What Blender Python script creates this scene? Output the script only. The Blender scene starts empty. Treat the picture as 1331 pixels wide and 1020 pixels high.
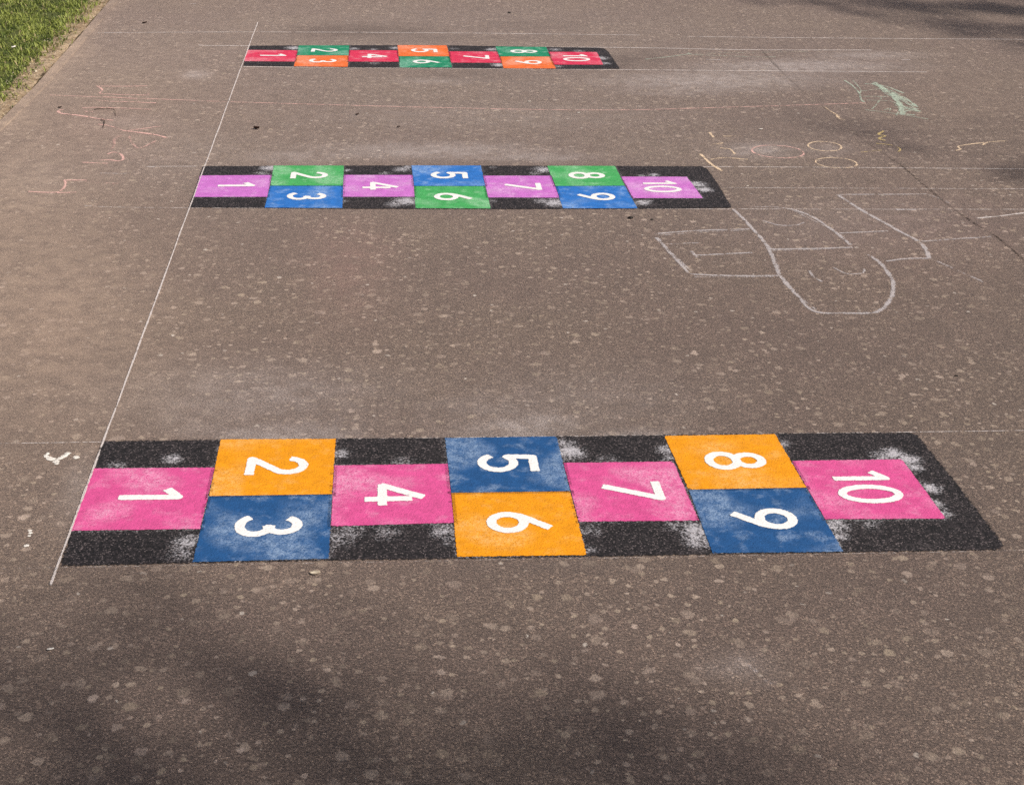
import bpy, math, random
import numpy as np
from mathutils import Vector, Matrix, noise as mnoise

random.seed(7)
rng = np.random.default_rng(7)
scene = bpy.context.scene
COL = scene.collection

# ------------------------------------------------------------------ camera (fitted to the photograph)
CELL = 0.30                       # a hopscotch square is 30 cm
F, PITCH, ROLL, CAMH = 1842.6174, 0.4422, 0.0311, 5.9339 * CELL
CX, CY, PW, PH = 665.5, 510.0, 1331.0, 1020.0
R0 = np.array([[1, 0, 0], [0, -math.sin(PITCH), -math.cos(PITCH)], [0, math.cos(PITCH), -math.sin(PITCH)]])
cr, sr = math.cos(ROLL), math.sin(ROLL)
RC = np.array([[cr, -sr, 0], [sr, cr, 0], [0, 0, 1]]) @ R0      # rows: right, down, forward


def G(px, py, z=0.0):
    """where the photograph's point (px, py) lies on the playground surface"""
    d = RC.T @ np.array([(px - CX) / F, (py - CY) / F, 1.0])
    t = (z - CAMH) / d[2]
    return np.array([d[0] * t, d[1] * t])


cam_d = bpy.data.cameras.new('camera')
cam = bpy.data.objects.new('camera', cam_d)
COL.objects.link(cam)
M = Matrix(((RC[0, 0], -RC[1, 0], -RC[2, 0]), (RC[0, 1], -RC[1, 1], -RC[2, 1]), (RC[0, 2], -RC[1, 2], -RC[2, 2]))).to_4x4()
M.translation = (0, 0, CAMH)
cam.matrix_world = M
cam_d.sensor_fit = 'HORIZONTAL'
cam_d.sensor_width = 36.0
cam_d.lens = 36.0 * F / PW
cam_d.clip_start, cam_d.clip_end = 0.05, 2000
scene.camera = cam

# ------------------------------------------------------------------ light
SUN_EL, SUN_AZ = math.radians(46), math.radians(122)      # azimuth clockwise from +Y (the view direction)
sdir = Vector((math.sin(SUN_AZ) * math.cos(SUN_EL), math.cos(SUN_AZ) * math.cos(SUN_EL), math.sin(SUN_EL)))
world = bpy.data.worlds.new('World')
scene.world = world
world.use_nodes = True
wn = world.node_tree.nodes
wn.clear()
sky = wn.new('ShaderNodeTexSky')
sky.sky_type = 'NISHITA'
sky.sun_disc = False
sky.sun_elevation = SUN_EL
sky.sun_rotation = SUN_AZ
sky.dust_density = 4.0
bg = wn.new('ShaderNodeBackground')
bg.inputs['Strength'].default_value = 0.075
wo = wn.new('ShaderNodeOutputWorld')
world.node_tree.links.new(sky.outputs[0], bg.inputs[0])
world.node_tree.links.new(bg.outputs[0], wo.inputs[0])
sun_d = bpy.data.lights.new('sun', 'SUN')
sun_d.energy = 4.3
sun_d.angle = math.radians(0.53)
sun_d.color = (1.0, 0.915, 0.815)
sun = bpy.data.objects.new('sun', sun_d)
sun.rotation_euler = sdir.to_track_quat('Z', 'Y').to_euler()
sun.location = (8, -6, 12)
COL.objects.link(sun)
scene.view_settings.view_transform = 'Standard'
scene.view_settings.look = 'None'
scene.view_settings.exposure = 0.0
scene.view_settings.gamma = 1.0
scene.render.engine = 'CYCLES'
scene.cycles.use_denoising = False
scene.cycles.transparent_max_bounces = 12
scene.cycles.max_bounces = 6


# ------------------------------------------------------------------ material helpers
def lin(r, g, b):
    f = lambda c: c / 12.92 if c <= 0.04045 else ((c + 0.055) / 1.055) ** 2.4
    return (f(r / 255), f(g / 255), f(b / 255), 1.0)


class NT:
    def __init__(self, name):
        self.m = bpy.data.materials.new(name)
        self.m.use_nodes = True
        self.t = self.m.node_tree
        self.t.nodes.clear()

    def n(self, kind, props=None, **ins):
        nd = self.t.nodes.new(kind)
        for k, v in (props or {}).items():
            setattr(nd, k, v)
        for k, v in ins.items():
            self.put(nd.inputs[int(k[1:]) if k[0] == '_' and k[1:].isdigit() else k.replace('_', ' ')], v)
        return nd

    def put(self, sock, v):
        if isinstance(v, bpy.types.NodeSocket):
            self.t.links.new(v, sock)
        elif isinstance(v, bpy.types.Node):
            self.t.links.new(v.outputs[0], sock)
        else:
            sock.default_value = v

    def math(self, op, a, b=0.0, clamp=False):
        return self.n('ShaderNodeMath', {'operation': op, 'use_clamp': clamp}, _0=a, _1=b).outputs[0]

    def ramp(self, v, a, b, lo=0.0, hi=1.0, smooth=True):
        return self.n('ShaderNodeMapRange', {'interpolation_type': 'SMOOTHSTEP' if smooth else 'LINEAR', 'clamp': True},
                      _0=v, _1=a, _2=b, _3=lo, _4=hi).outputs[0]

    def mix(self, f, a, b, blend='MIX'):
        nd = self.n('ShaderNodeMix', {'data_type': 'RGBA', 'blend_type': blend})
        self.put(nd.inputs[0], f)
        self.put(nd.inputs[6], a)
        self.put(nd.inputs[7], b)
        return nd.outputs[2]

    def noise(self, vec, scale, detail=2.0, rough=0.5, off=None):
        if off:
            vec = self.n('ShaderNodeVectorMath', {'operation': 'ADD'}, _0=vec, _1=off).outputs[0]
        nd = self.n('ShaderNodeTexNoise', {'noise_dimensions': '3D'}, Scale=scale, Detail=detail, Roughness=rough)
        self.put(nd.inputs['Vector'], vec)
        return nd

    def voro(self, vec, scale, feature='F1', rand=1.0):
        nd = self.n('ShaderNodeTexVoronoi', {'voronoi_dimensions': '2D', 'feature': feature}, Scale=scale, Randomness=rand)
        self.put(nd.inputs['Vector'], vec)
        return nd

    def attr(self, name):
        return self.n('ShaderNodeAttribute', {'attribute_name': name, 'attribute_type': 'GEOMETRY'}).outputs['Fac']

    def pos(self):
        return self.n('ShaderNodeNewGeometry').outputs['Position']

    def out(self, shader):
        self.n('ShaderNodeOutputMaterial', _0=shader)
        return self.m


def relief(N, P):
    """the stony grain of the asphalt: height (0..1) and a random value for each stone"""
    wob = N.noise(P, 90.0, 2.0)
    PV = N.n('ShaderNodeVectorMath', {'operation': 'SUBTRACT'}, _0=wob.outputs['Color'], _1=(0.5, 0.5, 0.5)).outputs[0]
    PV = N.n('ShaderNodeVectorMath', {'operation': 'SCALE'}, _0=PV, Scale=0.007).outputs[0]
    PV = N.n('ShaderNodeVectorMath', {'operation': 'ADD'}, _0=P, _1=PV).outputs[0]
    v1 = N.voro(PV, 142.0)
    v2 = N.voro(PV, 350.0)
    sep = N.n('ShaderNodeSeparateColor', _0=v1.outputs['Color'])
    sep2 = N.n('ShaderNodeSeparateColor', _0=v2.outputs['Color'])
    h1 = N.ramp(v1.outputs['Distance'], 0.15, 0.75, 1.0, 0.0)
    h1 = N.math('MULTIPLY', h1, N.ramp(sep.outputs[1], 0, 1, 0.10, 1.0, False))
    h2 = N.ramp(v2.outputs['Distance'], 0.1, 0.8, 1.0, 0.0)
    n3 = N.ramp(N.noise(P, 165.0, 5.0, 0.74).outputs['Fac'], 0.33, 0.67, 0.0, 1.0, False)
    h = N.math('ADD', N.math('MULTIPLY', h1, 0.30), N.math('ADD', N.math('MULTIPLY', h2, 0.18), N.math('MULTIPLY', n3, 0.48)))
    return h, sep.outputs[0], sep2.outputs[0]


def bump(N, h, dist, strength=1.0):
    return N.n('ShaderNodeBump', Strength=strength, Distance=dist, Height=h).outputs[0]


def principled(N, col, rough=0.85, normal=None, spec=0.3):
    b = N.n('ShaderNodeBsdfPrincipled')
    N.put(b.inputs['Base Color'], col)
    N.put(b.inputs['Roughness'], rough)
    N.put(b.inputs['Specular IOR Level'], spec)
    if normal is not None:
        N.put(b.inputs['Normal'], normal)
    return b.outputs[0]


def masked(N, shader, alpha):
    tr = N.n('ShaderNodeBsdfTransparent').outputs[0]
    return N.n('ShaderNodeMixShader', _0=alpha, _1=tr, _2=shader).outputs[0]


def spots(N, P, scale, seed, rmin, rmax, share, soft=0.1):
    """scattered irregular blotches of different sizes"""
    w = N.noise(P, scale * 3.2, 3.0, 0.6, (seed, seed * 2, 0))
    d = N.n('ShaderNodeVectorMath', {'operation': 'SUBTRACT'}, _0=w.outputs['Color'], _1=(0.5, 0.5, 0.5)).outputs[0]
    d = N.n('ShaderNodeVectorMath', {'operation': 'SCALE'}, _0=d, Scale=0.42 / scale).outputs[0]
    Q = N.n('ShaderNodeVectorMath', {'operation': 'ADD'}, _0=P, _1=d).outputs[0]
    Q = N.n('ShaderNodeVectorMath', {'operation': 'ADD'}, _0=Q, _1=(seed * 1.7, seed * 0.9, 0)).outputs[0]
    v = N.voro(Q, scale)
    c = N.n('ShaderNodeSeparateColor', _0=v.outputs['Color'])
    r = N.ramp(c.outputs[0], 1.0 - share, 1.0, rmin, rmax, False)
    on = N.math('GREATER_THAN', c.outputs[0], 1.0 - share)
    e = N.math('SUBTRACT', r, v.outputs['Distance'])
    m = N.ramp(e, 0.0, soft, 0.0, 1.0)
    m = N.math('MULTIPLY', m, on)
    return N.math('MULTIPLY', m, N.math('POWER', N.ramp(c.outputs[1], 0, 1, 0.30, 1.0, False), 1.2)), c.outputs[2]


def mat_asphalt():
    N = NT('asphalt')
    P = N.pos()
    h, r1, r2 = relief(N, P)
    big = N.noise(P, 0.9, 4.0, 0.55).outputs['Fac']
    mid = N.noise(P, 7.0, 4.0, 0.6).outputs['Fac']
    # binder and stones
    stone = N.mix(N.ramp(r1, 0.0, 1.0), (0.046, 0.034, 0.0275, 1), (0.172, 0.128, 0.103, 1))
    stone = N.mix(N.math('GREATER_THAN', r2, 0.88), stone, (0.36, 0.28, 0.225, 1))
    stone = N.mix(N.math('LESS_THAN', r2, 0.10), stone, (0.055, 0.048, 0.045, 1))
    col = N.mix(N.ramp(h, 0.26, 0.58), (0.011, 0.009, 0.0075, 1), stone)
    tint = N.mix(N.ramp(big, 0.36, 0.64), (1.0, 0.92, 0.91, 1), (1.0, 0.975, 0.88, 1))
    col = N.mix(1.0, col, tint, 'MULTIPLY')
    val = N.math('MULTIPLY', N.ramp(mid, 0.3, 0.7, 0.80, 1.20), N.ramp(big, 0.3, 0.7, 0.86, 1.14))
    hsv = N.n('ShaderNodeHueSaturation', Value=val, Color=col)
    col = hsv.outputs[0]
    # pale lichen and trodden gum blotches
    clus = N.ramp(N.noise(P, 2.2, 3.0, 0.6, (9, 4, 0)).outputs['Fac'], 0.34, 0.60, 0.35, 1.0)
    grit = N.ramp(h, 0.15, 0.58, 0.55, 1.05)
    for sc, seed, r0, rr, share, amt, soft in ((9.5, 3.1, 0.07, 0.20, 0.50, 0.62, 0.08), (16.0, 8.3, 0.09, 0.26, 0.70, 0.88, 0.08),
                                                (31.0, 14.9, 0.10, 0.28, 0.50, 0.95, 0.08)):
        m, c2 = spots(N, P, sc, seed, r0, rr, share, soft)
        m = N.math('MULTIPLY', N.math('MULTIPLY', m, amt), N.math('MULTIPLY', clus, grit))
        pc = N.mix(c2, (0.40, 0.325, 0.23, 1), (0.54, 0.43, 0.36, 1))
        col = N.mix(m, col, pc)
    m, c2 = spots(N, P, 16.0, 31.0, 0.05, 0.14, 0.09, 0.05)
    col = N.mix(N.math('MULTIPLY', m, 0.85), col, (0.72, 0.66, 0.58, 1))
    # chalk dust with painted far paleness, sprayed black with painted shade, sandy and pale tan
    g = N.noise(P, 260.0, 2.0).outputs['Fac']
    cloud = N.noise(P, 14.0, 4.0, 0.6).outputs['Fac']
    dust = N.math('MULTIPLY', N.attr('dust'), N.ramp(cloud, 0.25, 0.75, 0.45, 1.35))
    dust = N.math('MULTIPLY', dust, N.math('MULTIPLY', N.ramp(g, 0.30, 0.62, 0.35, 1.15), N.ramp(h, 0.15, 0.6, 0.35, 1.15)), True)
    col = N.mix(dust, col, (0.66, 0.62, 0.62, 1))
    pk = N.math('MULTIPLY', N.attr('pink'), N.ramp(cloud, 0.3, 0.7, 0.4, 1.2), True)
    col = N.mix(pk, col, (0.46, 0.22, 0.20, 1))
    sand_tan = N.math('MULTIPLY', N.attr('sand_tan'), N.ramp(cloud, 0.3, 0.7, 0.5, 1.3), True)
    col = N.mix(sand_tan, col, (0.42, 0.315, 0.225, 1))
    dk = N.math('MULTIPLY', N.attr('spray_shade'), N.ramp(N.noise(P, 9.0, 4.0, 0.65).outputs['Fac'], 0.34, 0.62, 0.40, 1.2))
    dk = N.math('MULTIPLY', dk, N.ramp(g, 0.3, 0.65, 0.7, 1.1), True)
    col = N.mix(dk, col, (0.035, 0.030, 0.028, 1))
    sh_ = principled(N, col, 0.86, bump(N, h, 0.0050), 0.42)
    pb = sh_.node
    pb.inputs['Sheen Weight'].default_value = 0.43
    pb.inputs['Sheen Roughness'].default_value = 0.55
    pb.inputs['Sheen Tint'].default_value = (1.0, 0.76, 0.66, 1)
    return N.out(sh_)


def mat_black():
    N = NT('black_paint')
    P = N.pos()
    h, r1, r2 = relief(N, P)
    col = N.mix(N.ramp(h, 0.2, 0.6), (0.008, 0.007, 0.008, 1), N.mix(r1, (0.011, 0.009, 0.010, 1), (0.058, 0.047, 0.050, 1)))
    col = N.mix(N.math('GREATER_THAN', r2, 0.93), col, (0.17, 0.14, 0.14, 1))
    wear = N.noise(P, 5.0, 4.0, 0.6).outputs['Fac']
    col = N.mix(N.math('MULTIPLY', N.ramp(wear, 0.5, 0.75), N.math('MULTIPLY', N.ramp(h, 0.3, 0.6), 0.28)), col, (0.14, 0.12, 0.12, 1))
    g = N.noise(P, 240.0, 3.0).outputs['Fac']
    cloud = N.noise(P, 48.0, 4.0, 0.65).outputs['Fac']
    d = N.math('MULTIPLY', N.attr('dust'), N.ramp(cloud, 0.30, 0.70, 0.55, 1.25))
    thr = N.math('ADD', N.math('MULTIPLY', d, 0.95), N.math('MULTIPLY', h, 1.0))
    thr = N.math('ADD', thr, N.math('MULTIPLY', N.math('SUBTRACT', g, 0.5), 1.1))
    m = N.math('MULTIPLY', N.ramp(thr, 0.60, 1.30), N.ramp(d, 0.03, 0.30), True)
    col = N.mix(N.math('MULTIPLY', m, 0.85), col, (0.64, 0.62, 0.66, 1))
    en = N.noise(P, 110.0, 3.0).outputs['Fac']
    e = N.math('ADD', N.attr('sd'), N.math('MULTIPLY', N.math('SUBTRACT', en, 0.5), 0.022))
    alpha = N.ramp(e, -0.0025, 0.0025, 1.0, 0.0)
    return N.out(masked(N, principled(N, col, 0.75, bump(N, h, 0.0032), 0.35), alpha))


def mat_paint(name, rgb, pale=(0.86, 0.82, 0.84, 1), cloud_amt=0.30, edge=0.004, darker=0.82, bmp=0.0014):
    N = NT(name)
    P = N.pos()
    h, r1, r2 = relief(N, P)
    base = lin(*rgb)
    dk = tuple(c * darker for c in base[:3]) + (1,)
    g = N.noise(P, 260.0, 3.0).outputs['Fac']
    col = N.mix(N.ramp(N.noise(P, 30.0, 4.0, 0.65).outputs['Fac'], 0.3, 0.7), dk, base)
    cloud = N.noise(P, 17.0, 4.0, 0.6, (3.3, 7.1, 0)).outputs['Fac']
    c = N.math('MULTIPLY', N.ramp(cloud, 0.50, 0.74), cloud_amt)
    c = N.math('MAXIMUM', c, N.math('MULTIPLY', N.attr('dust'), N.ramp(N.noise(P, 34.0, 4.0, 0.6).outputs['Fac'], 0.32, 0.64, 0.3, 1.1)))
    c = N.math('MULTIPLY', c, N.ramp(N.math('ADD', N.math('MULTIPLY', g, 0.7), N.math('MULTIPLY', h, 0.5)), 0.34, 0.72, 0.15, 1.55), True)
    col = N.mix(c, col, pale)
    # pinholes where the paint missed the hollows between stones
    hole = N.math('MULTIPLY', N.ramp(h, 0.17, 0.27, 1.0, 0.0), 0.5)
    col = N.mix(hole, col, tuple(x * 0.35 for x in base[:3]) + (1,))
    en = N.noise(P, 150.0, 2.0).outputs['Fac']
    e = N.math('ADD', N.attr('sd'), N.math('MULTIPLY', N.math('SUBTRACT', en, 0.5), edge * 2))
    alpha = N.ramp(e, -0.0008, 0.0008, 1.0, 0.0)
    return N.out(masked(N, principled(N, col, 0.62, bump(N, h, bmp), 0.4), alpha))


def mat_chalk(name, rgb, dens=0.54):
    N = NT(name)
    P = N.pos()
    h, r1, r2 = relief(N, P)
    col = lin(*rgb)
    prof = N.ramp(N.attr('sd'), 0.1, 1.0, 1.0, 0.0)
    g = N.noise(P, 92.0, 4.0, 0.7).outputs['Fac']
    brk = N.noise(P, 20.0, 4.0, 0.65).outputs['Fac']
    amt = N.math('MULTIPLY', N.math('MULTIPLY', prof, N.attr('amt')), N.ramp(brk, 0.32, 0.60, 0.42, 1.15))
    t = N.math('ADD', N.math('MULTIPLY', h, 0.40), N.math('MULTIPLY', g, 1.6))
    t = N.math('ADD', t, N.math('SUBTRACT', N.math('MULTIPLY', amt, 0.66), 1.24))
    alpha = N.math('MULTIPLY', N.ramp(t, -0.14, 0.22), N.math('MULTIPLY', N.ramp(amt, 0.0, 0.6), dens), True)
    return N.out(masked(N, principled(N, col, 0.95, bump(N, h, 0.003), 0.1), alpha))


def mat_crack():
    N = NT('open_joint')
    P = N.pos()
    h, r1, r2 = relief(N, P)
    prof = N.ramp(N.attr('sd'), 0.15, 1.0, 1.0, 0.0)
    n1 = N.noise(P, 60.0, 4.0, 0.65).outputs['Fac']
    a = N.math('MULTIPLY', N.math('MULTIPLY', prof, N.attr('amt')), N.ramp(n1, 0.38, 0.58, 0.05, 1.3))
    a = N.math('MULTIPLY', a, N.ramp(h, 0.2, 0.65, 1.2, 0.35), True)
    return N.out(masked(N, principled(N, (0.018, 0.014, 0.012, 1), 0.95, None, 0.1), a))


def mat_simple(name, c1, c2, scale, rough=0.85, bmp=0.0, bscale=300.0, spec=0.3):
    N = NT(name)
    P = N.pos()
    f = N.noise(P, scale, 4.0, 0.6).outputs['Fac']
    col = N.mix(N.ramp(f, 0.32, 0.68), c1, c2)
    nm = bump(N, N.noise(P, bscale, 4.0, 0.6).outputs['Fac'], bmp) if bmp else None
    return N.out(principled(N, col, rough, nm, spec))


def mat_grass():
    N = NT('grass_blade')
    P = N.pos()
    f = N.noise(P, 6.0, 3.0, 0.6).outputs['Fac']
    r = N.attr('shade')
    col = N.mix(r, (0.062, 0.112, 0.014, 1), (0.380, 0.440, 0.095, 1))
    col = N.mix(N.math('MULTIPLY', N.ramp(f, 0.5, 0.72), 0.35), col, (0.27, 0.29, 0.07, 1))
    col = N.mix(N.attr('dry'), col, (0.46, 0.37, 0.20, 1))
    d = principled(N, col, 0.55, None, 0.35)
    tl = N.n('ShaderNodeBsdfTranslucent', _0=col).outputs[0]
    return N.out(N.n('ShaderNodeMixShader', _0=0.25, _1=d, _2=tl).outputs[0])


def mat_leaf():
    N = NT('tree_leaf')
    f = N.noise(N.pos(), 1.5, 3.0).outputs['Fac']
    col = N.mix(f, (0.035, 0.075, 0.012, 1), (0.085, 0.130, 0.025, 1))
    d = principled(N, col, 0.5, None, 0.4)
    tl = N.n('ShaderNodeBsdfTranslucent', _0=col).outputs[0]
    return N.out(N.n('ShaderNodeMixShader', _0=0.3, _1=d, _2=tl).outputs[0])


ASPHALT, BLACK = mat_asphalt(), mat_black()
WHITE = mat_paint('white_paint', (244, 242, 240), (0.8, 0.78, 0.76, 1), 0.0, 0.003, 0.93, 0.0007)
CH_WHITE = mat_chalk('white_chalk', (226, 219, 220))
CH_LINE = mat_chalk('line_chalk', (236, 226, 222), 0.78)
CH_PINK = mat_chalk('pink_chalk', (246, 200, 190), .8)
CH_GREEN = mat_chalk('green_chalk', (206, 222, 204))
CH_ORANGE = mat_chalk('orange_chalk', (238, 212, 182), .9)
CH_YELLOW = mat_chalk('yellow_chalk', (238, 212, 150), 0.8)
CRACK = mat_crack()
SOIL = mat_simple('dry_soil', (0.24, 0.165, 0.10, 1), (0.52, 0.40, 0.27, 1), 26.0, 0.95, 0.012, 90.0)
SOIL_DARK = mat_simple('dark_soil', (0.030, 0.022, 0.014, 1), (0.12, 0.085, 0.05, 1), 30.0, 0.95, 0.010, 90.0)  # darker tone for a narrow band against the edging
LAWN = mat_simple('lawn_soil', (0.05, 0.065, 0.02, 1), (0.10, 0.11, 0.035, 1), 12.0, 0.95, 0.01, 80.0)
KERB = mat_simple('edging_concrete', (0.25, 0.19, 0.12, 1), (0.40, 0.31, 0.21, 1), 14.0, 0.9, 0.004, 220.0)
GRASS, LEAF = mat_grass(), mat_leaf()
BARK = mat_simple('bark', (0.06, 0.045, 0.03, 1), (0.16, 0.12, 0.09, 1), 9.0, 0.9, 0.02, 18.0)
TWIG = mat_simple('twig_bark', (0.030, 0.020, 0.014, 1), (0.08, 0.055, 0.035, 1), 120.0, 0.85)
DEADLEAF = mat_simple('dead_leaf', (0.022, 0.010, 0.008, 1), (0.055, 0.028, 0.02, 1), 90.0, 0.7)
STONE = mat_simple('dark_stone', (0.012, 0.010, 0.009, 1), (0.04, 0.034, 0.03, 1), 150.0, 0.7)
CHIP = mat_simple('pale_chip', (0.70, 0.66, 0.60, 1), (0.86, 0.82, 0.76, 1), 160.0, 0.8, 0.002, 400.0)
PEBBLE = mat_simple('soil_pebble', (0.28, 0.22, 0.16, 1), (0.62, 0.54, 0.42, 1), 40.0, 0.85)


# ------------------------------------------------------------------ object helpers
def mesh(name, verts, faces, mat, attrs=None, parent=None, smooth=False):
    me = bpy.data.meshes.new(name)
    me.from_pydata([tuple(v) for v in verts], [], [tuple(f) for f in faces])
    for k, a in (attrs or {}).items():
        at = me.attributes.new(k, 'FLOAT', 'POINT')
        at.data.foreach_set('value', np.asarray(a, dtype=np.float32))
    if smooth:
        me.polygons.foreach_set('use_smooth', [True] * len(me.polygons))
    me.materials.append(mat)
    me.update()
    o = bpy.data.objects.new(name, me)
    COL.objects.link(o)
    if parent is not None:
        o.parent = parent
        o.matrix_parent_inverse = Matrix.Translation(-Vector(parent.location))
    return o


def tag(o, label=None, cat=None, group=None, kind=None):
    for k, v in (('label', label), ('category', cat), ('group', group), ('kind', kind)):
        if v:
            o[k] = v
    return o


def empty(name, loc):
    o = bpy.data.objects.new(name, None)
    o.location = loc
    o.empty_display_size = 0.1
    COL.objects.link(o)
    return o


def recentre(o):
    """put the origin of a single-mesh thing at its own middle"""
    me = o.data
    co = np.empty(len(me.vertices) * 3)
    me.vertices.foreach_get('co', co)
    co = co.reshape(-1, 3)
    c = co.mean(0)
    c[2] = co[:, 2].min()
    me.vertices.foreach_set('co', (co - c).ravel())
    me.update()
    o.location = c
    return o


def grid_faces(nx, ny, keep=None):
    f = []
    for j in range(ny - 1):
        for i in range(nx - 1):
            a = j * nx + i
            q = (a, a + 1, a + nx + 1, a + nx)
            if keep is None or keep[j, i]:
                f.append(q)
    return f


def cull(verts, faces, attrs):
    used = sorted({i for f in faces for i in f})
    mp = {o: n for n, o in enumerate(used)}
    return [verts[i] for i in used], [tuple(mp[i] for i in f) for f in faces], {k: np.asarray(a)[used] for k, a in attrs.items()}


def seg_dist(X, Y, a, b):
    a, b = np.asarray(a, float), np.asarray(b, float)
    d = b - a
    L = max((d * d).sum(), 1e-12)
    t = np.clip(((X - a[0]) * d[0] + (Y - a[1]) * d[1]) / L, 0, 1)
    return np.hypot(X - a[0] - t * d[0], Y - a[1] - t * d[1])


def poly_sd(X, Y, poly):
    """signed distance to a polygon, negative inside"""
    D = np.full(X.shape, 1e9)
    ins = np.zeros(X.shape, bool)
    n = len(poly)
    for i in range(n):
        a, b = poly[i], poly[(i + 1) % n]
        D = np.minimum(D, seg_dist(X, Y, a, b))
        c = ((a[1] > Y) != (b[1] > Y)) & (X < (b[0] - a[0]) * (Y - a[1]) / ((b[1] - a[1]) if abs(b[1] - a[1]) > 1e-12 else 1e-12) + a[0])
        ins ^= c
    return np.where(ins, -D, D)


def smooth_path(pts, step):
    pts = [np.asarray(p, float) for p in pts]
    if len(pts) == 2:
        dense = pts
    else:
        dense = []
        for i in range(len(pts) - 1):
            p0, p1, p2, p3 = pts[max(i - 1, 0)], pts[i], pts[i + 1], pts[min(i + 2, len(pts) - 1)]
            for k in range(12):
                t = k / 12
                dense.append(0.5 * (2 * p1 + (p2 - p0) * t + (2 * p0 - 5 * p1 + 4 * p2 - p3) * t * t + (3 * p1 - p0 - 3 * p2 + p3) * t ** 3))
        dense.append(pts[-1])
    out, acc = [dense[0]], 0.0
    for a, b in zip(dense, dense[1:]):
        L = np.linalg.norm(b - a)
        n = max(1, int(round(L / step)))
        for k in range(1, n + 1):
            out.append(a + (b - a) * k / n)
    keep = [out[0]]
    for p in out[1:]:
        if np.linalg.norm(p - keep[-1]) > step * 0.4:
            keep.append(p)
    return np.array(keep)


class Ribbon:
    """chalk strokes lying on the surface; several strokes of one drawing share a mesh"""

    def __init__(self):
        self.v, self.f, self.sd, self.amt, self.z = [], [], [], [], 0.0

    def stroke(self, px, width, amt=1.0, z=0.0010, wob=0.003, closed=False):
        pts = [G(*p) for p in px]
        if closed:
            pts = pts + [pts[0]]
        path = smooth_path(pts, 0.03)
        n = len(path)
        if n < 2:
            return self
        tan = np.gradient(path, axis=0)
        tan /= np.maximum(np.linalg.norm(tan, axis=1, keepdims=True), 1e-9)
        nor = np.stack([-tan[:, 1], tan[:, 0]], 1)
        ph = random.random() * 50
        w = np.array([mnoise.noise((i * 0.13 + ph, 0.3, 1.7)) for i in range(n)]) * wob
        path = path + nor * w[:, None]
        b = len(self.v)
        self.z += 0.00005
        for i in range(n):
            end = 1.0
            ww = width * 1.7 * (0.85 + 0.3 * mnoise.noise((i * 0.3 + ph, 7.7, 0.2)))
            for k, s in ((-1, 1.0), (0, 0.0), (1, 1.0)):
                q = path[i] + nor[i] * ww * 0.5 * k
                self.v.append((q[0], q[1], z + self.z))
                self.sd.append(s)
                self.amt.append(amt * end)
        for i in range(n - 1):
            for k in (0, 1):
                a = b + i * 3 + k
                self.f.append((a, a + 1, a + 4, a + 3))
        return self

    def build(self, name, mat, label, cat, group=None):
        o = mesh(name, self.v, self.f, mat, {'sd': self.sd, 'amt': self.amt})
        recentre(o)
        return tag(o, label, cat, group)


# ------------------------------------------------------------------ ground, edging, lawn
EDGE_PX = [(-120, 262), (0, 157), (46, 112), (89, 63), (107, 43), (137, 8), (170, -30)]
E = [G(*p) for p in EDGE_PX]
e0, e1 = E[1], E[5]
along = (e1 - e0) / np.linalg.norm(e1 - e0)
right = np.array([along[1], -along[0]])


def uv(p):
    d = np.asarray(p) - e0
    return d @ right, d @ along


ev = [uv(p) for p in E]
EV, EU = np.array([p[1] for p in ev]), np.array([p[0] for p in ev])
o_ = np.argsort(EV)
EV, EU = EV[o_], EU[o_]


def edge_u(v):
    return np.interp(v, EV, EU)


def w2(u, v):
    return e0[0] + right[0] * u + along[0] * v, e0[1] + right[1] * u + along[1] * v


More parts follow.
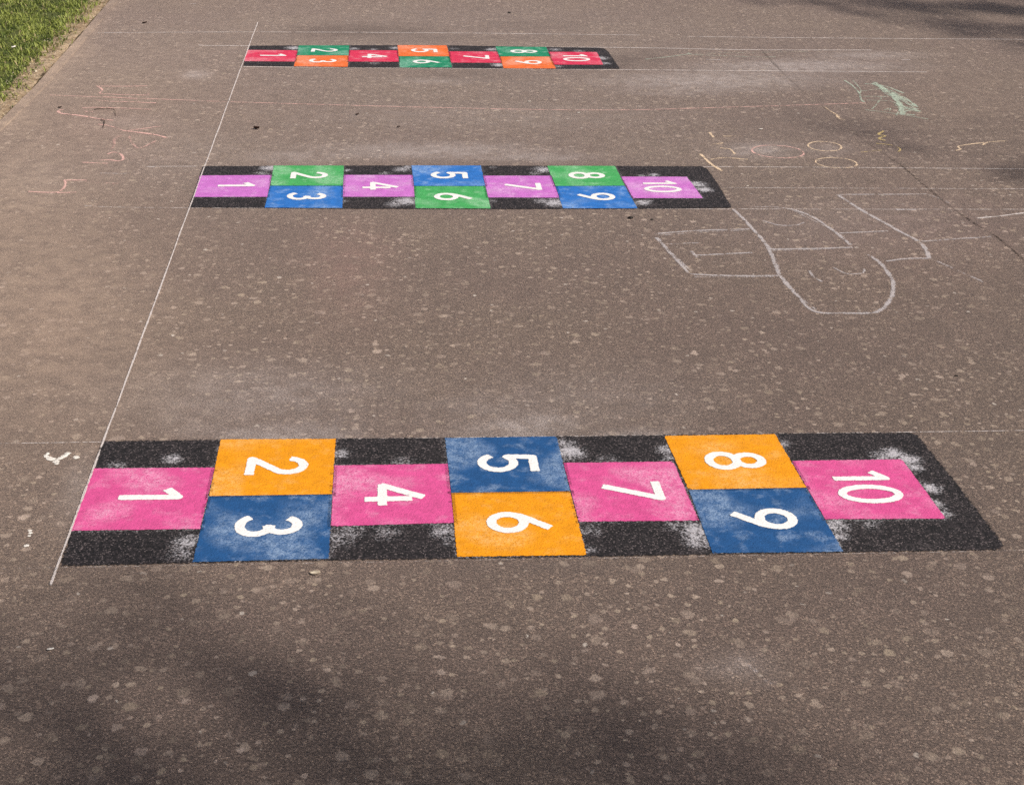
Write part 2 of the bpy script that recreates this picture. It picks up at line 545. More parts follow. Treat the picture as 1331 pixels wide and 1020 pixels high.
STAINS_SHADE = {  # photograph position, half-widths there, amount: chalk dust and far paleness, sprayed black and tree shade, sandy dirt and pale tan, pink dust
    'dust': [(350, 566, 90, 5, .55), (655, 562, 70, 5, .55), (330, 510, 150, 34, .24), (395, 560, 70, 14, .30), (255, 545, 60, 22, .16), (690, 552, 50, 12, .45), (650, 535, 90, 22, .18), (110, 640, 22, 40, .30), (760, 520, 140, 40, .12),
             (820, 562, 50, 6, .35), (930, 104, 140, 11, .44), (1040, 86, 120, 8, .50), (1130, 72, 70, 5, .36), (900, 116, 90, 9, .24), (560, 196, 130, 10, .42), (380, 205, 60, 10, .25), (700, 205, 70, 6, .35),
             (255, 97, 14, 5, .65), (985, 195, 42, 9, .40), (1075, 195, 30, 7, .2), (570, 105, 60, 5, .30), (350, 575, 50, 5, .7), (1500, 620, 30, 30, 0.0), (640, 150, 260, 22, .14), (230, 200, 130, 40, .12),
             (560, 60, 600, 70, .13), (560, 190, 600, 60, .08), (1110, 285, 160, 40, .10), (630, 20, 140, 10, .08), (165, 160, 60, 12, .18), (60, 230, 60, 30, .12),  # first two wide entries paint the grazing-light paleness of the far ground
             (960, 865, 40, 14, .22), (985, 880, 12, 9, .2)],
    'spray_shade': [(465, 40, 80, 7, 1.5), (430, 40, 50, 4, .6), (690, 33, 70, 6, .4), (560, 50, 260, 5, .4), (812, 80, 15, 9, 1.3), (842, 76, 26, 10, .9), (600, 98, 70, 7, .7), (760, 94, 40, 4, .35), (520, 96, 100, 5, .25),
             (1095, 168, 70, 10, .30), (1050, 152, 60, 7, .22), (255, 245, 9, 25, .35), (600, 213, 360, 3, .30), (600, 275, 330, 3, .25),  # first two entries paint a streak of tree shade into the asphalt colour
             (98, 660, 12, 55, .30), (600, 737, 520, 5, .40), (700, 563, 480, 4, .20), (1240, 640, 22, 50, .25), (955, 250, 8, 20, .3)],
    'sand_tan': [(92, 62, 26, 24, .55), (60, 100, 30, 30, .4), (20, 150, 30, 30, .4), (115, 35, 18, 14, .3), (100, 170, 120, 60, .16), (20, 260, 120, 110, .38), (60, 400, 150, 120, .40), (30, 520, 110, 60, .14), (180, 330, 120, 90, .12), (160, 110, 130, 60, .18), (1250, 130, 110, 60, .10)],  # the wide entries turn the lawn side of the asphalt paler and tanner
    'pink': [(450, 345, 46, 60, .16), (485, 330, 30, 40, .10), (140, 165, 60, 30, .10), (1180, 300, 140, 60, .07), (60, 420, 60, 60, .08)],
}


def stain_shade_values(X, Y):
    out = {}
    for k, lst in STAINS_SHADE.items():
        a = np.zeros(X.shape)
        for px, py, rx, ry, amt in lst:
            c = G(px, py)
            ax = G(px + rx, py) - G(px - rx, py)
            ay = G(px, py - ry) - G(px, py + ry)
            A = np.linalg.inv(np.stack([ax / 2, ay / 2], 1))
            q = A @ np.stack([(X - c[0]).ravel(), (Y - c[1]).ravel()])
            a = np.maximum(a, (amt * np.exp(-(q ** 2).sum(0) * 0.8)).reshape(X.shape)) + 0.25 * np.minimum(a, (amt * np.exp(-(q ** 2).sum(0) * 0.8)).reshape(X.shape))
        out[k] = a
    return out


cor = [uv(G(x, y)) for x in (-60, 1391) for y in (-40, 1070)]
umax, vmin, vmax = max(c[0] for c in cor), min(c[1] for c in cor), max(c[1] for c in cor)
us = np.concatenate([np.arange(0, umax, 0.045), umax + np.array([0.2, 1, 4, 15, 60, 250, 600])])
vs = np.concatenate([vmin - np.array([600, 250, 60, 15, 4, 1, 0.2]), np.arange(vmin, vmax, 0.045), vmax + np.array([0.2, 1, 4, 15, 60, 250, 600])])
U, V = np.meshgrid(us, vs)
Uo = U + edge_u(V) * np.clip(1 - U / 2.0, 0, 1)
X, Y = w2(Uo, V)
att = {k: a.ravel() for k, a in stain_shade_values(X, Y).items()}
# sandy dirt drifts along the whole edge
att['sand_tan'] = np.maximum(att['sand_tan'], 0.34 * np.exp(-(U.ravel() / 0.10) ** 2))
ground = mesh('ground', np.stack([X.ravel(), Y.ravel(), np.zeros(X.size)], 1), grid_faces(len(us), len(vs)), ASPHALT, att)
tag(ground, 'brown grey asphalt playground with pale blotches', None, None, 'structure')

# edging strip: its top stands 6 mm proud of the asphalt, the soil lies lower behind it
KW, KT, SOILZ = 0.060, 0.004, -0.020
vv = np.concatenate([[-600, -60], np.arange(vmin - 2, vmax + 6, 0.08), [60, 600]])
kv, kf = [], []
for i, v in enumerate(vv):
    j = 0.003 * mnoise.noise((v * 3.1, 0.5, 0.1))
    for du, z in ((0.0 + j, -0.12), (0.0 + j, KT - 0.004), (0.004 + j, KT), (KW - 0.006, KT - 0.001), (KW, 0.001 - 0.004)):
        x, y = w2(edge_u(v) + du - 0.002, v)
        kv.append((x, y, z + 0.0015 * mnoise.noise((v * 5, du * 60, 2))))
n5 = 5
for i in range(len(vv) - 1):
    for k in range(n5 - 1):
        a = i * n5 + k
        kf.append((a, a + n5, a + n5 + 1, a + 1))
kc = np.array(kv)
ks = stain_shade_values(kc[:, 0], kc[:, 1])
ks['sand_tan'] = np.clip(ks['sand_tan'] + np.array([.22 + .35 * mnoise.noise((p[0] * 3, p[1] * 3, 1)) for p in kv]), 0, 1)
tag(mesh('kerb', kv, kf, ASPHALT, ks), 'low sandy edging strip between asphalt and lawn', None, None, 'structure')

ls = np.concatenate([[-600, -60, -10], np.arange(-4, -0.2, 0.12), np.arange(-0.2, 0.001, 0.0125)])
U, V = np.meshgrid(ls, vv)
X, Y = w2(U + edge_u(V) - 0.002, V)
Z = np.array([SOILZ + 0.012 * mnoise.noise((x * 9, y * 9, 0)) + 0.008 * mnoise.noise((x * 30, y * 30, 4)) for x, y in zip(X.ravel(), Y.ravel())])
Z = Z + np.clip((-U.ravel() - 0.2) / 0.5, 0, 1) * 0.03
Z = Z - 0.006 * np.exp(-(U.ravel() / 0.022) ** 2) + 0.006 * np.exp(-((U.ravel() + .07) / 0.03) ** 2)
fa = grid_faces(len(ls), len(vv))
lawn = mesh('lawn', np.stack([X.ravel(), Y.ravel(), Z], 1), fa, LAWN)
lawn.data.materials.append(SOIL)
lawn.data.materials.append(SOIL_DARK)
for p in lawn.data.polygons:
    if ls[p.index % (len(ls) - 1)] > -0.17:
        p.material_index = 1
        c = p.center
        if ls[p.index % (len(ls) - 1)] > -0.030 + .016 * mnoise.noise((c.x * 9, c.y * 9, 7)):
            p.material_index = 2
tag(lawn, 'lawn soil with a bare worn strip along the edging', None, None, 'structure')

# grass blades
gv, gf, gs, gd = [], [], [], []


def blade(x, y, z, h, w, ang, lean, shade, dry):
    b = len(gv)
    dx, dy = math.cos(ang), math.sin(ang)
    px, py = -dy * w / 2, dx * w / 2
    l1, l2 = lean * h * 0.35, lean * h
    z1, z2 = h * 0.62, h * max(0.35, 1.0 - 0.38 * lean)
    gv.extend([(x - px, y - py, z), (x + px, y + py, z), (x + dx * l1 + px * .8, y + dy * l1 + py * .8, z + z1), (x + dx * l1 - px * .8, y + dy * l1 - py * .8, z + z1), (x + dx * l2, y + dy * l2, z + z2)])
    gf.extend([(b, b + 1, b + 2, b + 3), (b + 3, b + 2, b + 4)])
    gs.extend([shade] * 5)
    gd.extend([dry] * 5)


v_lo, v_hi = uv(G(-60, 220))[1] - 0.4, uv(G(150, -40))[1] + 1.6
cnt = 0
while cnt < 62000:
    v = random.uniform(v_lo, v_hi)
    uu = -random.random() ** 1.1 * 2.3 - 0.015
    x, y = w2(uu + float(edge_u(v)), v)
    cl = mnoise.noise((x * 7, y * 7, 3.3))
    fringe = 0.075 + 0.045 * mnoise.noise((v * 2.3, 1.1, 0)) + 0.065 * mnoise.noise((v * 7.0, 5.1, 0))
    if -uu < fringe:
        if random.random() > 0.05:
            continue
    elif -uu < fringe + 0.07 and random.random() > 0.45:
        continue
    if cl < -0.35 and random.random() < 0.5:
        continue
    h = random.uniform(0.020, 0.046) * (1 + 0.9 * cl)
    dry = 1.0 if random.random() < (0.30 if -uu < fringe + 0.05 else 0.05) else random.random() * 0.12
    sh = min(1, max(0, 0.45 + 0.75 * cl + random.gauss(0, 0.26)))
    blade(x, y, SOILZ + (0.02 if -uu > 0.4 else 0.0), max(0.012, h), random.uniform(0.0028, 0.0085), random.uniform(0, 6.283), random.uniform(0.5, 1.7), sh, dry)
    cnt += 1
gr = mesh('grass', gv, gf, GRASS, {'shade': gs, 'dry': gd})
tag(gr, 'short patchy green turf beside the asphalt edge', None, None, 'stuff')

# straw and grit on the bare strip
pv, pf = [], []
for i in range(900):
    v = random.uniform(v_lo, v_hi)
    uu = -random.uniform(0.008, 0.20)
    x, y = w2(uu + float(edge_u(v)), v)
    r = random.uniform(0.002, 0.0055) * (2.2 if random.random() < 0.05 else 1)
    b = len(pv)
    pts = [(1, 0, 0), (-1, 0, 0), (0, 1, 0), (0, -1, 0), (0, 0, .7), (0, 0, -.7)]
    a = random.random() * 6
    for p in pts:
        q = [p[0] * r * random.uniform(.6, 1.3), p[1] * r * random.uniform(.6, 1.3), p[2] * r]
        pv.append((x + q[0] * math.cos(a) - q[1] * math.sin(a), y + q[0] * math.sin(a) + q[1] * math.cos(a), SOILZ + 0.006 + q[2]))
    for t in ((0, 2, 4), (2, 1, 4), (1, 3, 4), (3, 0, 4), (2, 0, 5), (1, 2, 5), (3, 1, 5), (0, 3, 5)):
        pf.append(tuple(b + k for k in t))
tag(mesh('gravel', pv, pf, PEBBLE), 'loose grit on the bare soil strip', None, None, 'stuff')

# open joint running across the asphalt
JOINT = [(985, 60), (1008, 85), (1040, 116), (1063, 133), (1090, 156), (1130, 188), (1168, 213), (1198, 238), (1222, 258), (1252, 281), (1275, 296), (1299, 311), (1331, 338), (1400, 392)]
rb = Ribbon()
pts = [G(*p) for p in JOINT]
path = smooth_path(pts, 0.02)
tan = np.gradient(path, axis=0)
tan /= np.linalg.norm(tan, axis=1, keepdims=True)
nor = np.stack([-tan[:, 1], tan[:, 0]], 1)
jv, jf, js, ja = [], [], [], []
L = len(path)
for i in range(L):
    s = i / L
    amt = np.interp(s, [0, .12, .22, .4, .55, .62, 1], [.24, .44, .24, .16, .30, .56, .62]) * (0.75 + 0.5 * mnoise.noise((i * .11, 3, 1)))
    ww = np.interp(s, [0, .5, 1], [0.022, 0.018, 0.017]) * (1 + 0.8 * mnoise.noise((i * .09, 1, 8)))
    c = path[i] + nor[i] * 0.004 * mnoise.noise((i * .2, 9, 9))
    for k, sd in ((-1, 1), (0, 0), (1, 1)):
        jv.append((*(c + nor[i] * ww * .5 * k), 0.0015))
        js.append(sd)
        ja.append(amt)
for i in range(L - 1):
    for k in (0, 1):
        a = i * 3 + k
        jf.append((a, a + 1, a + 4, a + 3))
tag(mesh('ground_joint', jv, jf, CRACK, {'sd': js, 'amt': ja}), 'dark open joint across the asphalt', None, None, 'structure')


# ------------------------------------------------------------------ numerals
def arc(cx, cy, rx, ry, d0, d1, n=22):
    return [(cx + rx * math.cos(math.radians(d0 + (d1 - d0) * i / n)), cy + ry * math.sin(math.radians(d0 + (d1 - d0) * i / n))) for i in range(n + 1)]


SIX = [arc(.32, .33, .235, .245, 0, 360, 30), [(.085, .34), (.105, .46), (.17, .58), (.27, .70), (.47, .93)]]
GLYPH = {   # strokes in a box 0.64 wide and 1 high, read upright
    '1': [[(.36, .07), (.36, .93), (.14, .76)]],
    '2': [arc(.31, .67, .225, .25, 165, -38) + [(.09, .09), (.58, .075)]],
    '3': [arc(.30, .70, .205, .22, 150, -78, 20) , arc(.30, .30, .25, .225, 82, -150, 22)],
    '4': [[(.08, .31), (.45, .93)], [(.08, .31), (.66, .31)], [(.50, .07), (.50, .74)]],
    '5': [[(.56, .92), (.11, .92), (.085, .53)] + arc(.29, .335, .25, .26, 140, -148, 24)],
    '6': SIX,
    '7': [[(.09, .925), (.58, .925), (.20, .07)]],
    '8': [arc(.32, .715, .20, .21, 0, 360, 28), arc(.32, .29, .245, .225, 0, 360, 28)],
    '9': [[(.64 - a, 1 - b) for a, b in s] for s in SIX],
    '0': [arc(.32, .5, .25, .43, 0, 360, 36)],
}
GLYPH_W = 0.148


def bil(q, s, t):
    """point of a quad (TL, TR, BR, BL): s across, t down"""
    a = q[0] * (1 - s) + q[1] * s
    b = q[3] * (1 - s) + q[2] * s
    return a * (1 - t) + b * t


def stroke_dist(S, T, p, rad):
    """distance to a brush stroke whose two ends are cut nearly square"""
    D = np.full(S.shape, 9.0)
    n = len(p) - 1
    closed = math.dist(p[0], p[-1]) < 1e-6
    for i in range(n):
        a, b = np.array(p[i]), np.array(p[i + 1])
        d = seg_dist(S, T, a, b)
        if not closed:
            u = (b - a) / max(np.linalg.norm(b - a), 1e-9)
            for end, e, sg in ((i == 0, a, -1), (i == n - 1, b, 1)):
                if end:
                    over = ((S - e[0]) * u[0] + (T - e[1]) * u[1]) * sg
                    perp = np.abs((S - e[0]) * -u[1] + (T - e[1]) * u[0])
                    d = np.where(over > 0, np.maximum(np.maximum(perp, over + 0.45 * rad), d * .93), d)
        D = np.minimum(D, d)
    return D


def numeral(text, quad, z, parent):
    """numerals lie on their side: their top points along s, their right side towards t = 1"""
    segs = []
    if text == '10':
        place = [('1', 0.335, 0.51, 0.515, 0.9), ('0', 0.60, 0.51, 0.56, 0.86)]
    else:
        place = [(text, 0.5, {'1': .535, '7': .53}.get(text, .52), 0.53, 1.0)]
    for ch, tc, sc, hh, wd in place:
        for st in GLYPH[ch]:
            p = [(sc + (b - .5) * hh, tc + (a - (.36 if ch == '1' else .32)) * hh * wd) for a, b in st]
            segs.append(p)
    rad = GLYPH_W * 0.53 / 2 * (0.9 if text == '10' else 1.0)
    n = 86
    S, T = np.meshgrid(np.linspace(.14, .90, n), np.linspace(.14, .86, n))
    D = np.full(S.shape, 9.0)
    for p in segs:
        D = np.minimum(D, stroke_dist(S, T, p, rad))
    sd = (D - rad) * CELL
    keep = np.minimum.reduce([sd[:-1, :-1], sd[1:, :-1], sd[:-1, 1:], sd[1:, 1:]]) < 0.0035
    verts = [(*bil(quad, s, t), z) for s, t in zip(S.ravel(), T.ravel())]
    v, f, a = cull(verts, grid_faces(n, n, keep), {'sd': sd.ravel(), 'dust': np.zeros(n * n)})
    return mesh('numeral', v, f, WHITE, a, parent)


# ------------------------------------------------------------------ the three hopscotch courts
def court(label, outline, quads, cols, blobs, names, group):
    outl = [G(*p) for p in outline]
    c = np.mean(outl, axis=0)
    root = empty('hopscotch', (c[0], c[1], 0.0))
    tag(root, label, 'hopscotch', group)
    Q = {k: [G(*p) for p in q] for k, q in quads.items()}
    # a local frame along the court for the fine grid
    ax = G(*quads['10'][2]) - G(*quads['1'][3])
    L = np.linalg.norm(ax)
    ax /= L
    ay = np.array([-ax[1], ax[0]])
    loc = [((p - outl[0]) @ ax, (p - outl[0]) @ ay) for p in outl]
    x0, x1 = min(p[0] for p in loc) - .03, max(p[0] for p in loc) + .03
    y0, y1 = min(p[1] for p in loc) - .03, max(p[1] for p in loc) + .03
    xs, ys = np.arange(x0, x1, .011), np.arange(y0, y1, .011)
    A, B = np.meshgrid(xs, ys)
    WX = outl[0][0] + ax[0] * A + ay[0] * B
    WY = outl[0][1] + ax[1] * A + ay[1] * B
    sd = poly_sd(WX, WY, outl)
    dust = np.zeros(A.shape)
    for k, q in Q.items():            # fine overspray round every square
        d = poly_sd(WX, WY, q)
        dust = np.maximum(dust, 0.34 * np.exp(-np.clip(d, 0, 1) / 0.012))
    for px, py, r, am in blobs:
        g = G(px, py)
        dust = np.maximum(dust, am * np.exp(-((WX - g[0]) ** 2 + (WY - g[1]) ** 2) / (r * r * .55)))
    keep = np.minimum.reduce([sd[:-1, :-1], sd[1:, :-1], sd[:-1, 1:], sd[1:, 1:]]) < 0.013
    v, f, a = cull(list(zip(WX.ravel(), WY.ravel(), np.full(WX.size, .0018))), grid_faces(len(xs), len(ys), keep), {'sd': sd.ravel(), 'dust': dust.ravel()})
    mesh('backing', v, f, BLACK, a, root)
    for k, q in Q.items():
        n = 34
        S, T = np.meshgrid(np.linspace(-.03, 1.03, n), np.linspace(-.03, 1.03, n))
        pts = np.array([bil(q, s, t) for s, t in zip(S.ravel(), T.ravel())])
        sd = poly_sd(pts[:, 0], pts[:, 1], q)
        # whitish dust: along the painted edges and round the numeral here and there
        ph = int(k) * 3.7 + c[1] * 5
        dd = np.array([max(0, mnoise.noise((s * 2.1 + ph, t * 2.1, c[1])) - .05) * 1.1 for s, t in zip(S.ravel(), T.ravel())])
        m, cname = cols[k]
        s_ = mesh('square', np.column_stack([pts, np.full(len(pts), .0032)]), grid_faces(n, n), m, {'sd': sd, 'dust': np.clip(dd * .7, 0, .30)}, root)
        s_['label'] = f'{cname} square with a white number {k}'
        numeral(k, q, .0044, s_)
    return root


PINK = mat_paint('pink_paint', (225, 88, 153), (0.90, 0.60, 0.76, 1), 0.20)
AMBER = mat_paint('amber_paint', (246, 160, 8), (0.92, 0.62, 0.26, 1), 0.22)
BLUE = mat_paint('blue_paint', (34, 86, 142), (0.46, 0.60, 0.78, 1), 0.30)
LILAC = mat_paint('lilac_paint', (210, 122, 210), (0.88, 0.70, 0.88, 1))
GREEN = mat_paint('green_paint', (76, 176, 98), (0.62, 0.86, 0.66, 1))
SKYBLUE = mat_paint('bright_blue_paint', (48, 120, 204), (0.52, 0.70, 0.90, 1))
RED = mat_paint('red_paint', (226, 56, 92), (0.86, 0.62, 0.66, 1))
TEAL = mat_paint('teal_paint', (34, 144, 104), (0.55, 0.80, 0.70, 1))
ORANGE = mat_paint('orange_paint', (246, 120, 56), (0.92, 0.72, 0.60, 1), 0.25)

G1 = 'painted hopscotch courts on the playground'
court('hopscotch with amber and dark blue pairs between pink squares', [
    (133, 574), (286, 572), (580, 569.5), (865, 566), (1010, 563.7), (1183, 562.9), (1191, 565.5), (1198, 573), (1240, 624.4), (1300, 702), (1304.6, 710), (1297, 714.6),
    (1096, 718.2), (762, 723.5), (594, 726), (428, 728.5), (250, 732), (77.9, 736)],
    {'1': [(122, 610), (279.2, 608.8), (260, 688.5), (92.1, 690.8)],
     '2': [(287, 572.2), (436.5, 571.5), (431.6, 643.5), (272, 646)],
     '3': [(272, 646), (431.6, 643.5), (427.5, 727), (250.5, 731.5)],
     '4': [(434.5, 606), (582, 604), (590.2, 680.4), (430, 685)],
     '5': [(578.6, 570.5), (723, 568.3), (741, 639.5), (586.4, 641.6)],
     '6': [(586.4, 641.6), (741, 639.5), (762.4, 722.4), (594.2, 724.6)],
     '7': [(732.3, 602.8), (875, 600.8), (908.4, 677.5), (752.6, 679)],
     '8': [(863.6, 567.5), (1007.3, 565.4), (1048, 634.9), (894.9, 637.4)],
     '9': [(894.9, 637.4), (1048, 634.9), (1096, 718), (926.2, 719.8)],
     '10': [(1028.8, 600), (1172, 598), (1229.2, 675), (1072.3, 675.8)]},
    {'1': (PINK, 'pink'), '4': (PINK, 'pink'), '7': (PINK, 'pink'), '10': (PINK, 'pink'), '2': (AMBER, 'amber'), '6': (AMBER, 'amber'), '8': (AMBER, 'amber'),
     '3': (BLUE, 'dark blue'), '5': (BLUE, 'dark blue'), '9': (BLUE, 'dark blue')},
    [(224, 597, .035, .9), (243, 705, .05, .75), (235, 720, .05, .5), (150, 606, .04, .5), (443, 590, .035, .75), (440, 700, .07, .45), (455, 690, .06, .5), (500, 692, .06, .4), (578, 690, .05, .7), (584, 705, .03, .4),
     (740, 588, .06, .95), (735, 577, .04, .7), (520, 602, .06, .4), (868, 585, .04, .8), (870, 596, .03, .6), (905, 690, .055, 1.0), (908, 703, .05, .8), (768, 690, .04, .5), (765, 715, .03, .5), (790, 598, .05, .4),
     (1018, 577, .03, .7), (1160, 590, .045, 1.0), (1180, 598, .045, 1.05), (1188, 608, .035, .9), (1210, 635, .04, .9), (1217, 655, .03, .8), (1228, 668, .03, .8), (1150, 595, .06, .6),
     (1085, 683, .05, .8), (1092, 697, .035, .7), (1130, 680, .05, .45), (640, 680, .04, .2), (880, 684, .05, .5)],
    None, G1)
court('hopscotch with green and bright blue pairs between lilac squares', [
    (264, 216.6), (440, 215.8), (625, 215.8), (800, 216.4), (912, 216.8), (920, 221), (933, 240), (949, 266), (951, 270.6), (828, 272), (637, 272.3), (445, 271.8), (245.7, 270)],
    {'1': [(260, 229.2), (353.3, 228.6), (347.3, 256.9), (252.3, 257)],
     '2': [(356, 216.3), (447, 216.3), (446, 242.4), (351.4, 242.4)],
     '3': [(351.4, 242.4), (446, 242.4), (445, 271.4), (344.2, 271)],
     '4': [(446.6, 228.5), (536.9, 228.6), (538.9, 256.8), (445.6, 256.8)],
     '5': [(535, 216.1), (624.8, 216.2), (630.8, 242.8), (538, 242.7)],
     '6': [(538, 242.7), (630.8, 242.8), (637.7, 272), (540.3, 271.6)],
     '7': [(627.7, 229.4), (717, 229.5), (727.4, 258), (634.4, 257.6)],
     '8': [(711.3, 216.5), (799.3, 216.7), (812.2, 242.4), (721.4, 242.8)],
     '9': [(721.4, 242.8), (812.2, 242.4), (828.4, 271.8), (731.9, 271.8)],
     '10': [(807.2, 230.6), (892.6, 230.8), (913.5, 258.5), (822.6, 258.5)]},
    {'1': (LILAC, 'lilac'), '4': (LILAC, 'lilac'), '7': (LILAC, 'lilac'), '10': (LILAC, 'lilac'), '2': (GREEN, 'green'), '6': (GREEN, 'green'), '8': (GREEN, 'green'),
     '3': (SKYBLUE, 'bright blue'), '5': (SKYBLUE, 'bright blue'), '9': (SKYBLUE, 'bright blue')},
    [(351, 219, .06, .95), (340, 226, .05, .5), (452, 222, .03, .7), (522, 221, .05, .8), (530, 218, .04, .7), (500, 226, .04, .5), (528, 262, .07, 1.0), (512, 266, .05, .7), (448, 262, .03, .5),
     (706, 221, .06, .9), (695, 226, .04, .5), (722, 264, .07, 1.0), (705, 262, .05, .7), (640, 262, .03, .5), (835, 264, .05, .9), (843, 262, .03, .6), (905, 240, .06, 1.0), (915, 247, .05, 1.0), (850, 228, .04, .7), (835, 229, .03, .6), (640, 218, .03, .4)],
    None, G1)
court('hopscotch with teal and orange pairs between red squares', [
    (325.2, 60), (454, 59.4), (581, 59.6), (710, 61.6), (778, 62.6), (786, 64), (791, 68), (803, 86), (806, 90), (722, 90.4), (587, 89), (452, 88.2), (316.4, 86)],
    {'1': [(321, 65.9), (387.3, 66.4), (383.4, 81), (317.3, 80.5)],
     '2': [(388.4, 60), (454.2, 60), (453, 73), (386, 72.8)],
     '3': [(386, 72.8), (453, 73), (451.9, 87.9), (382, 87.2)],
     '4': [(454, 66.3), (517.3, 66.5), (518.2, 81.2), (452.4, 81)],
     '5': [(516.7, 59.6), (580.6, 60), (584.6, 74.2), (518.2, 74)],
     '6': [(518.2, 74), (584.6, 74.2), (587.5, 88.6), (519.8, 88.7)],
     '7': [(582.6, 67.8), (646.4, 68), (651.8, 82.6), (586, 82.4)],
     '8': [(644, 61.4), (709.8, 62), (715.7, 74.4), (649.2, 74.3)],
     '9': [(649.2, 74.3), (715.7, 74.4), (722.4, 90), (654.7, 89.8)],
     '10': [(712.2, 68.4), (775.6, 68.6), (784, 85), (720.4, 85)]},
    {'1': (RED, 'red'), '4': (RED, 'red'), '7': (RED, 'red'), '10': (RED, 'red'), '2': (TEAL, 'teal'), '6': (TEAL, 'teal'), '8': (TEAL, 'teal'),
     '3': (ORANGE, 'orange'), '5': (ORANGE, 'orange'), '9': (ORANGE, 'orange')},
    [(382, 63, .07, .9), (460, 64, .05, .7), (485, 65, .05, .5), (513, 63, .05, .8), (486, 83, .05, .5), (640, 65, .06, .8), (648, 85, .06, .9), (722, 65, .06, .6), (752, 67, .06, .5), (780, 76, .07, .8), (786, 83, .05, .7), (725, 87, .05, .5), (590, 64, .05, .4)],
    None, G1)

# ------------------------------------------------------------------ chalk guide lines and drawings
GL = 'straight chalk guide lines'
LINES = [
    ([(335, 30), (66, 762)], .0058, 1.3, .0040, 'long white chalk line running past the number 1 end of every hopscotch', CH_LINE),
    ([(-80, 578.5), (133, 574.5), (1190, 561.5), (1420, 557.5)], .005, .66, .0008, 'chalk line along the far side of the amber and pink hopscotch', CH_LINE),
    ([(-60, 741), (78, 737.5), (1296, 716), (1420, 713)], .0045, .36, .0008, 'faint chalk line along the near side of the amber and pink hopscotch', CH_LINE),
    ([(110, 267.5), (246, 270.5), (952, 272), (1400, 272.5)], .007, .62, .0008, 'chalk line along the near side of the lilac hopscotch', CH_LINE),
    ([(200, 217.5), (264, 216.5), (915, 217), (1400, 220.5)], .008, .85, .0008, 'chalk line along the far side of the lilac hopscotch', CH_LINE),
    ([(935, 244), (1120, 245), (1400, 246)], .007, .62, .0008, 'thin chalk line beyond the number 10 of the lilac hopscotch', CH_LINE),
    ([(316, 87), (806, 91), (1000, 92.5), (1205, 94)], .011, 1.1, .0008, 'chalk line along the near side of the red and teal hopscotch', CH_LINE),
    ([(258, 59), (326, 60), (785, 62), (960, 65), (1133, 65.5)], .012, 1.15, .0008, 'chalk line along the far side of the red and teal hopscotch', CH_LINE),
    ([(127, 43), (330, 42), (560, 43), (700, 44.5), (832, 46)], .011, .95, .0008, 'chalk line ruled a little beyond the red hopscotch, crossing the dark smudge', CH_LINE),
    ([(895, 48), (1100, 50), (1400, 52)], .011, 1.0, .0008, 'last ruled chalk line up the asphalt, running into the tree shade', CH_LINE),
    ([(65, 124), (200, 129), (340, 134), (560, 140), (720, 143), (830, 143), (920, 140.5), (1040, 137), (1125, 134)], .011, .8, .0008, 'long wavering pink chalk line between the red and lilac hopscotches', CH_PINK),
    ([(1270, 284), (1300, 281), (1331, 277), (1400, 271)], .014, .85, .0008, 'short slanting white chalk line beside the open joint', CH_LINE),
]
for px, w, amt, z, lab, m in LINES:
    r = Ribbon()
    r.stroke(px, w, amt, z, .0015)
    r.build('chalk_line', m, lab, 'chalk line', GL)


def zz(o, s, pts):
    return [(o[0] + x / s, o[1] + y / s) for x, y in pts]


A4 = lambda *p: zz((820, 220), 2.6047, p)
r = Ribbon()
for st in (A4((80, 220), (230, 208), (410, 203)), A4((85, 232), (140, 290), (200, 355)), A4((200, 355), (350, 362), (505, 360)), A4((218, 292), (410, 283)), A4((205, 278), (225, 300))):
    r.stroke(st, .016, .88)
for st in (A4((84, 226), (236, 214), (405, 207)), A4((94, 236), (150, 294), (206, 350)), A4((215, 366), (350, 367), (490, 364)), A4((120, 255), (230, 250))):
    r.stroke(st, .013, .5)
r.build('chalk_letter', CH_WHITE, 'white chalk outline of a letter E on its side', 'chalk letter', 'big white chalk letters')
r = Ribbon()
for st in (A4((345, 135), (410, 200), (460, 260), (490, 320), (505, 360), (560, 425), (620, 480), (720, 487), (830, 483), (876, 445), (887, 385), (850, 325), (800, 288)),
           A4((470, 270), (600, 270), (750, 265)), A4((540, 135), (610, 160), (680, 205), (745, 258))):
    r.stroke(st, .018, .90)
for st in (A4((352, 140), (416, 205), (466, 262), (497, 322), (512, 362), (566, 428), (626, 476)), A4((840, 478), (890, 430), (880, 370)), A4((480, 276), (640, 273)), A4((548, 140), (690, 212), (738, 250)), A4((400, 130), (470, 128), (540, 135))):
    r.stroke(st, .013, .5)
for st in (A4((445, 175), (500, 190), (560, 190), (590, 180)), A4((605, 345), (620, 365), (655, 385)), A4((685, 333), (730, 355), (785, 352), (788, 335))):
    r.stroke(st, .013, .72)
r.build('chalk_letter', CH_WHITE, 'round bellied white chalk letter with a face-like curve inside', 'chalk letter', 'big white chalk letters')
r = Ribbon()
r.stroke(A4((700, 87), (800, 150), (900, 205), (980, 250), (1010, 300)), .020, .95)
r.stroke(A4((1010, 300), (1100, 340), (1200, 385)), .018, .5)
for st in (A4((700, 87), (860, 86), (1000, 85)), A4((865, 312), (940, 303), (1015, 302)), A4((985, 245), (1100, 237), (1225, 228)), A4((700, 218), (870, 210))):
    r.stroke(st, .014, .8)
r.stroke(A4((1000, 85), (1040, 98), (1080, 118)), .02, .4)
r.build('chalk_letter', CH_WHITE, 'angular white chalk letter like an F reaching the open joint', 'chalk letter', 'big white chalk letters')
r = Ribbon()
r.stroke(A4((898, 137), (965, 137)), .014, 1.3)
r.build('chalk_dash', CH_WHITE, 'short bright white chalk dash inside the angular letter', 'chalk dash')

